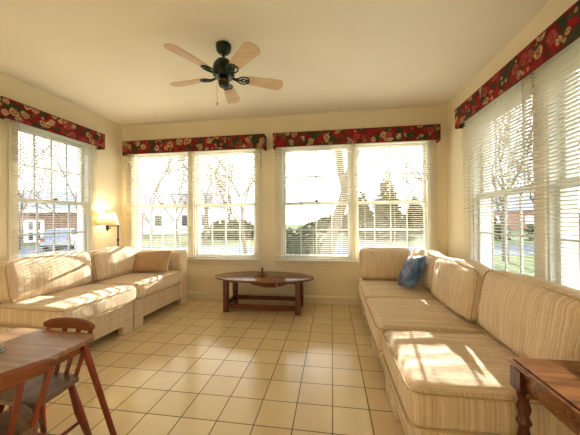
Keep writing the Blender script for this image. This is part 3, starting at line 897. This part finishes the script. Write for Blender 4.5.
# ------------------------------------------------------------ added fill light, unseen behind the camera, shaped as a ceiling fixture
cl = thing('fill_light', 'added fill light shaped as a round ceiling bowl, unseen behind the camera', 'fill light', (-.8, -.9, H))
obj('fill_ring', MB().lathe([(.15, -.03), (.165, -.025), (.17, 0)], 32), M['brass'], cl, smooth='angle')
FILL_S = 4
obj('fill_bowl', MB().lathe([(.001, -.115), (.06, -.108), (.11, -.085), (.14, -.055), (.15, -.03)], 32), glow('fill_glow', (255, 232, 196), FILL_S), cl, smooth=True)  # glowing bowl added to brighten the room from behind

# ------------------------------------------------------------ outside
gm = MB()
gm.box(-90, 70, -30, 110, GZ-.2, GZ)
tag(obj('lawn', gm, M['lawn']), 'winter lawn around the house', kind='structure')
# street crossing beyond the left and back windows
st = MB().prism([(-60, 8), (-10, 14.5), (40, 20.5), (40, 26.5), (-10, 20.5), (-60, 14)], GZ-.1, GZ+.02)
tag(obj('street', st, M['asphalt']), 'grey street beyond the garden', kind='structure')

def bare_tree(loc, height, lean=(0, 0), seed=1, rad=.16, label='', group='bare winter trees', levels=6, spread=34, name='bare_tree'):
    rnd = random.Random(seed)
    t = thing(name, label, 'tree', loc, group=group)
    mb = MB(); tr = MB()
    def grow(p, d, ln, r, lv, dest):
        pts = [p]; q = p; dd = d.copy(); n = 4
        for k in range(n):
            dd = (dd+Vector((rnd.uniform(-.14, .14), rnd.uniform(-.14, .14), rnd.uniform(-.02, .10)))*(.5 if lv == 0 else 1)).normalized()
            q = q+dd*ln/n; pts.append(q)
        rr = [r*(1-.45*k/n) for k in range(n+1)]
        dest.tube(pts, rr, 7 if lv < 2 else 4, caps=False)
        if lv >= levels: return
        kids = 3 if lv < 2 else rnd.choice((2, 3, 3))
        for k in range(kids+(2 if lv < 3 else 0)):
            base = pts[-1] if k < 2 else pts[rnd.choice((2, 3))]
            ax = dd.orthogonal().normalized(); ax = (Matrix.Rotation(rnd.uniform(0, 2*PI), 3, dd) @ ax)
            nd = (Matrix.Rotation(R(rnd.uniform(spread*.5, spread*1.4)), 3, ax) @ dd).normalized()
            grow(base, nd, ln*rnd.uniform(.6, .8), r*.5*rnd.uniform(.8, 1.1), lv+1, mb)
    d0 = Vector((lean[0], lean[1], 1)).normalized()
    grow(Vector((0, 0, -.15)), d0, height*.38, rad, 0, tr)
    obj('trunk', tr, M['bark'], t, smooth=True); obj('branches', mb, M['bark'], t)
    return t

def evergreen(loc, height, rad, seed, label):
    rnd = random.Random(seed)
    t = thing('evergreen_tree', label, 'tree', loc, group='evergreens beyond the garden')
    obj('trunk', MB().tube([(0, 0, -.1), (0, 0, height*.5), (0, 0, height)], [rad*.06, rad*.04, .02], 7), M['bark'], t)
    mb = MB(); z = height*.06
    while z < height*.98:
        f = 1-z/height; rr = rad*f**.9
        for k in range(int(9+10*f)):
            a = rnd.uniform(0, 2*PI); ln = rr*rnd.uniform(.7, 1.12)+.08
            d = Vector((math.cos(a), math.sin(a), 0)); s = d.cross(Vector((0, 0, 1)))
            p0 = Vector((0, 0, z)); droop = rnd.uniform(.1, .3)*ln
            w = max(.08, ln*.22)
            tip = p0+d*ln+Vector((0, 0, -droop+.05*ln))
            mid = p0+d*ln*.55+Vector((0, 0, -droop*.7))
            # feathery flat bough with thickness: a low pyramid strip
            vs = [p0, mid+s*w, mid-s*w, tip, mid+Vector((0, 0, w*.5)), mid-Vector((0, 0, w*.7)), mid+s*w*1.2+d*ln*.2+Vector((0, 0, -w*.3)), mid-s*w*1.2+d*ln*.2+Vector((0, 0, -w*.3))]
            mb.add(vs, [(0, 1, 4), (0, 4, 2), (4, 1, 3), (4, 3, 2), (0, 5, 1), (0, 2, 5), (5, 3, 1), (5, 2, 3), (1, 6, 5), (2, 5, 7), (1, 4, 6), (2, 7, 4)])
        z += height*.028
    obj('boughs', mb, M['needles'], t)
    return t

def bush(loc, rx, ry, rz, seed, label, name='shrub', mat='hedge'):
    rnd = random.Random(seed)
    mb = MB()
    for k in range(520):
        a = rnd.uniform(0, 2*PI); e = rnd.uniform(-.1, 1); q = rnd.uniform(.72, 1.05)
        c = math.sqrt(max(0, 1-e*e))
        p = Vector((rx*c*math.cos(a)*q, ry*c*math.sin(a)*q, rz*max(0.02, e)*q))
        s = rnd.uniform(.05, .12)*max(rx, rz)
        ax = Vector((rnd.uniform(-1, 1), rnd.uniform(-1, 1), rnd.uniform(-1, 1))).normalized()
        b1 = ax.orthogonal().normalized()*s; b2 = ax.cross(b1).normalized()*s*.6
        mb.add([p-b1, p+b2, p+b1, p-b2, p+ax*s*.25, p-ax*s*.25], [(0, 1, 4), (1, 2, 4), (2, 3, 4), (3, 0, 4), (1, 0, 5), (2, 1, 5), (3, 2, 5), (0, 3, 5)])
    mb.lathe([(.001, 0.0), (.6, .02), (.72, .4), (.5, .75), (.001, .85)], 12, Matrix.Diagonal((rx, ry, rz, 1)))
    o = obj(name, mb, M[mat]); o.location = loc
    return tag(o, label, 'shrub', 'dark shrubs outside')

# garden positions as compass bearing and distance from the room
def bearing(px, depth):
    X = (px-290)/274.74*depth
    return (X*math.cos(.1508)-depth*math.sin(.1508), X*math.sin(.1508)+depth*math.cos(.1508), GZ)

bare_tree(bearing(318, 9.5), 17, (.27, .05), 5, .24, 'dark bare tree leaning right, just outside the right pair of back windows', levels=3, spread=26)
bare_tree(bearing(246, 16), 9, (-.1, 0), 8, .12, 'bare tree showing through the right half of the left back windows')
bare_tree(bearing(150, 19), 10, (.05, .05), 12, .12, 'bare twiggy tree filling the back window nearest the lamp')
bare_tree(bearing(205, 24), 11, (.05, .05), 13, .2, 'bare tree further off, between the two left back panes')
bare_tree(bearing(84, 14), 9, (-.15, .05), 21, .10, 'bare tree with slanting branches outside the left-wall window')
bare_tree(bearing(18, 20), 10, (.1, 0), 22, .13, 'bare tree in front of the brick house, outside the left-wall window')
bare_tree(bearing(440, 22), 10, (0, 0), 31, .17, 'bare tree behind the right back corner of the room')
bare_tree(bearing(505, 13), 9, (0, 0), 33, .15, 'bare tree outside the farther right-wall window')
bare_tree(bearing(575, 12), 9, (.1, 0), 34, .16, 'bare tree outside the nearer right-wall window')
bare_tree(bearing(178, 26), 10, (-.1, 0), 41, .13, 'thin bare tree beyond the street, seen through the back window nearest the lamp')
bare_tree(bearing(228, 33), 12, (.1, 0), 42, .16, 'tall bare tree beyond the street, above the pale house')
bare_tree(bearing(48, 44), 14, (.05, 0), 43, .16, 'bare tree rising behind the brick house roof')
bare_tree(bearing(538, 24), 10, (.05, 0), 44, .15, 'bare tree beyond the lawn, behind the middle of the right-wall windows')
evergreen(bearing(387, 27), 7.2, 2.6, 2, 'tall pointed evergreen outside the rightmost back window')
evergreen(bearing(362, 34), 6.3, 2.4, 3, 'shorter evergreen left of the tall pointed one')
evergreen(bearing(415, 38), 6.0, 2.6, 4, 'distant evergreen right of the tall pointed one')
bush(bearing(298, 12), 1.6, .9, 1.7, 4, 'dark shrub at the foot of the leaning tree')
bush(bearing(476, 27), 3.0, 1.5, 2.6, 5, 'long dark shrub across the lawn, outside the farther right-wall window')
bush(bearing(566, 24), 3.0, 1.5, 2.8, 6, 'long dark shrub across the lawn, outside the nearer right-wall window')
bush(bearing(232, 30), 3.5, 1.5, 2.2, 7, 'shrub beyond the street, behind the left back windows')
bush(bearing(345, 42), 6.5, 1.5, 2.6, 8, 'low dark shrub line at the far side of the street')

# brick house
hc = bearing(32, 25)
ang = math.atan2(hc[1], hc[0]) - PI/2 - R(8)
ho = thing('brick_house', 'low red-brick house with white doors seen through the left-wall window', 'house', (hc[0], hc[1], GZ), ang)
obj('wall', MB().box(-8, 9, 0, 7, 0, 3.1), M['brick'], ho)
mb = MB().prism([(-.6, 3.05), (7.6, 3.05), (3.5, 5.2)], -8.5, 9.5, 'x'); obj('roof', mb, M['roof'], ho)
obj('fascia', MB().box(-8.5, 9.5, -.66, -.56, 2.85, 3.12), M['housewhite'], ho)
for x in (-1.4, 0.15):
    d = obj('door', MB().box(x-.7, x+.7, -.06, .02, .15, 2.2), M['housewhite'], ho)
    for q in (-.38, .12):
        for z in (.35, 1.3): obj('door_pane', MB().box(x+q, x+q+.3, -.08, -.05, z, z+.7), M['darkglass'], d)
for x in (-5.5, 4.6):
    d = obj('window', MB().box(x-.8, x+.8, -.06, .02, 1.0, 2.3), M['housewhite'], ho)
    obj('window_pane', MB().box(x-.7, x+.7, -.08, -.05, 1.1, 2.2), M['darkglass'], d)
hc = bearing(165, 42)
h2 = thing('pale_house', 'pale sided house far behind the trees, through the left back windows', 'house', (hc[0], hc[1], GZ), R(14))
obj('wall', MB().box(-6, 8, 0, 8, 0, 4.2), M['housewhite'], h2)
obj('roof', MB().prism([(-.5, 4.15), (8.5, 4.15), (4, 6.6)], -6.5, 8.5, 'x'), M['roof'], h2)
for x in (-4, -1, 3, 6):
    obj('window', MB().box(x-.5, x+.5, -.08, .02, 1.2, 2.8), M['darkglass'], h2)
hc = bearing(500, 48)
h3 = thing('brick_house', 'distant brick house across the lawn, through the right-wall windows', 'house', (hc[0], hc[1], GZ), R(-40))
obj('wall', MB().box(-7, 7, 0, 8, 0, 3.4), M['brick'], h3)
obj('roof', MB().prism([(-.5, 3.35), (8.5, 3.35), (4, 6)], -7.5, 7.5, 'x'), M['roof'], h3)
for x in (-4, 0, 4): obj('window', MB().box(x-.6, x+.6, -.08, .02, 1.1, 2.4), M['housewhite'], h3)

# parked car
cc = bearing(66, 21)
ca = math.atan2(cc[1], cc[0])
car = thing('parked_car', 'silver estate car parked outside the left-wall window', 'car', (cc[0], cc[1], GZ), ca-PI/2+R(76))
body = [(-2.3, .35), (-2.25, .80), (-2.05, .98), (-1.0, 1.06), (1.15, 1.02), (2.0, .92), (2.25, .72), (2.3, .38), (1.9, .28), (-1.9, .28)]
obj('body', MB().prism(body, -.88, .88, 'y'), M['carpaint'], car, bevel=.07, seg=3)
vs = [(-2.1, -.80, .98), (.95, -.80, 1.0), (.95, .80, 1.0), (-2.1, .80, .98), (-1.75, -.64, 1.5), (.25, -.64, 1.52), (.25, .64, 1.52), (-1.75, .64, 1.5)]
obj('cabin', MB().add(vs, [(0, 1, 2, 3), (4, 5, 6, 7), (0, 1, 5, 4), (1, 2, 6, 5), (2, 3, 7, 6), (3, 0, 4, 7)]), M['carpaint'], car, bevel=.06, seg=3)
for sy in (-1, 1):
    a = lambda x, z: (x, sy*(.815-(z-1.0)/.5*.16), z)
    for x0, x1, x2, x3 in ((-1.85, -1.05, -1.05, -1.62), (-.98, -.1, -.1, -.98), (-.03, .78, .28, -.03)):
        q = [a(x0, 1.07), a(x1, 1.07), a(x2, 1.42), a(x3, 1.42)]
        o2 = [(p[0], p[1]+sy*.012, p[2]) for p in q]
        obj('side_window', MB().add(q+o2, [(0, 1, 2, 3), (4, 5, 6, 7), (0, 1, 5, 4), (1, 2, 6, 5), (2, 3, 7, 6), (3, 0, 4, 7)]), M['darkglass'], car)
ws = [(.90, -.68, 1.08), (.90, .68, 1.08), (.40, .58, 1.44), (.40, -.58, 1.44)]
ws2 = [(p[0]+.04, p[1], p[2]+.03) for p in ws]
obj('windscreen', MB().add(ws+ws2, [(0, 1, 2, 3), (4, 5, 6, 7), (0, 1, 5, 4), (1, 2, 6, 5), (2, 3, 7, 6), (3, 0, 4, 7)]), M['darkglass'], car)
for sx in (-1.4, 1.4):
    for sy in (-1, 1):
        w = obj('wheel', MB().lathe([(.2, -.1), (.31, -.1), (.33, -.07), (.33, .07), (.31, .1), (.2, .1)], 24, Matrix.Translation((sx, sy*.8, .33)) @ Matrix.Rotation(R(90), 4, 'X')), M['tyre'], car, smooth='angle')
        obj('hub_cap', MB().lathe([(.2, -.11), (.2, .11)], 16, Matrix.Translation((sx, sy*.8, .33)) @ Matrix.Rotation(R(90), 4, 'X')), M['chrome'], w)
for sy in (-1, 1): obj('tail_light', MB().box(-2.31, -2.24, sy*.72-.1, sy*.72+.1, .7, .9), M['redlens'], car)

# ------------------------------------------------------------ light
w = bpy.data.worlds.new('sky'); scn.world = w; w.use_nodes = True
nt = w.node_tree; bg = nt.nodes['Background']
tc = N(nt, 'ShaderNodeTexCoord'); sp = N(nt, 'ShaderNodeSeparateXYZ'); nt.links.new(tc.outputs['Generated'], sp.inputs[0])
sky = ramp(nt, sp.outputs[2], [(.0, (255, 250, 240)), (.25, (250, 250, 250)), (.9, (200, 218, 244))])
nt.links.new(sky, bg.inputs['Color'])
bg.inputs['Strength'].default_value = 3.0

SUN_TRAVEL = Vector((-.15, -.98, -.225)).normalized()
S = bpy.data.lights.new('sun', 'SUN'); S.energy = 18; S.angle = R(.5); S.color = (1, .93, .82)
so_ = bpy.data.objects.new('sun', S); COL.objects.link(so_)
so_.rotation_euler = SUN_TRAVEL.to_track_quat('-Z', 'Y').to_euler()

# ------------------------------------------------------------ camera
cam = bpy.data.cameras.new('camera'); co = bpy.data.objects.new('camera', cam); COL.objects.link(co)
cam.sensor_fit = 'HORIZONTAL'; cam.sensor_width = 36; cam.lens = 274.7437/580*36; cam.clip_start = .02; cam.clip_end = 400
yaw, pit, rol = .1508, .0069, -.0069
right = Vector((math.cos(yaw), math.sin(yaw), 0))
fwd = Vector((-math.sin(yaw)*math.cos(pit), math.cos(yaw)*math.cos(pit), math.sin(pit)))
up = Vector((math.sin(yaw)*math.sin(pit), -math.cos(yaw)*math.sin(pit), math.cos(pit)))
r2_ = right*math.cos(rol)+up*math.sin(rol); u2_ = -right*math.sin(rol)+up*math.cos(rol)
mw = Matrix((r2_, u2_, -fwd)).transposed().to_4x4(); mw.translation = (0, 0, 1.0762)
co.matrix_world = mw
scn.camera = co
vs_ = scn.view_settings
scn.display_settings.display_device = 'sRGB'
vs_.view_transform = 'Standard'; vs_.look = 'None'; vs_.gamma = 1; vs_.exposure = 1.08; vs_.use_curve_mapping = False
scn.cycles.use_denoising = True
scn.cycles.max_bounces = 14; scn.cycles.diffuse_bounces = 8; scn.cycles.transparent_max_bounces = 24; scn.cycles.sample_clamp_indirect = 8
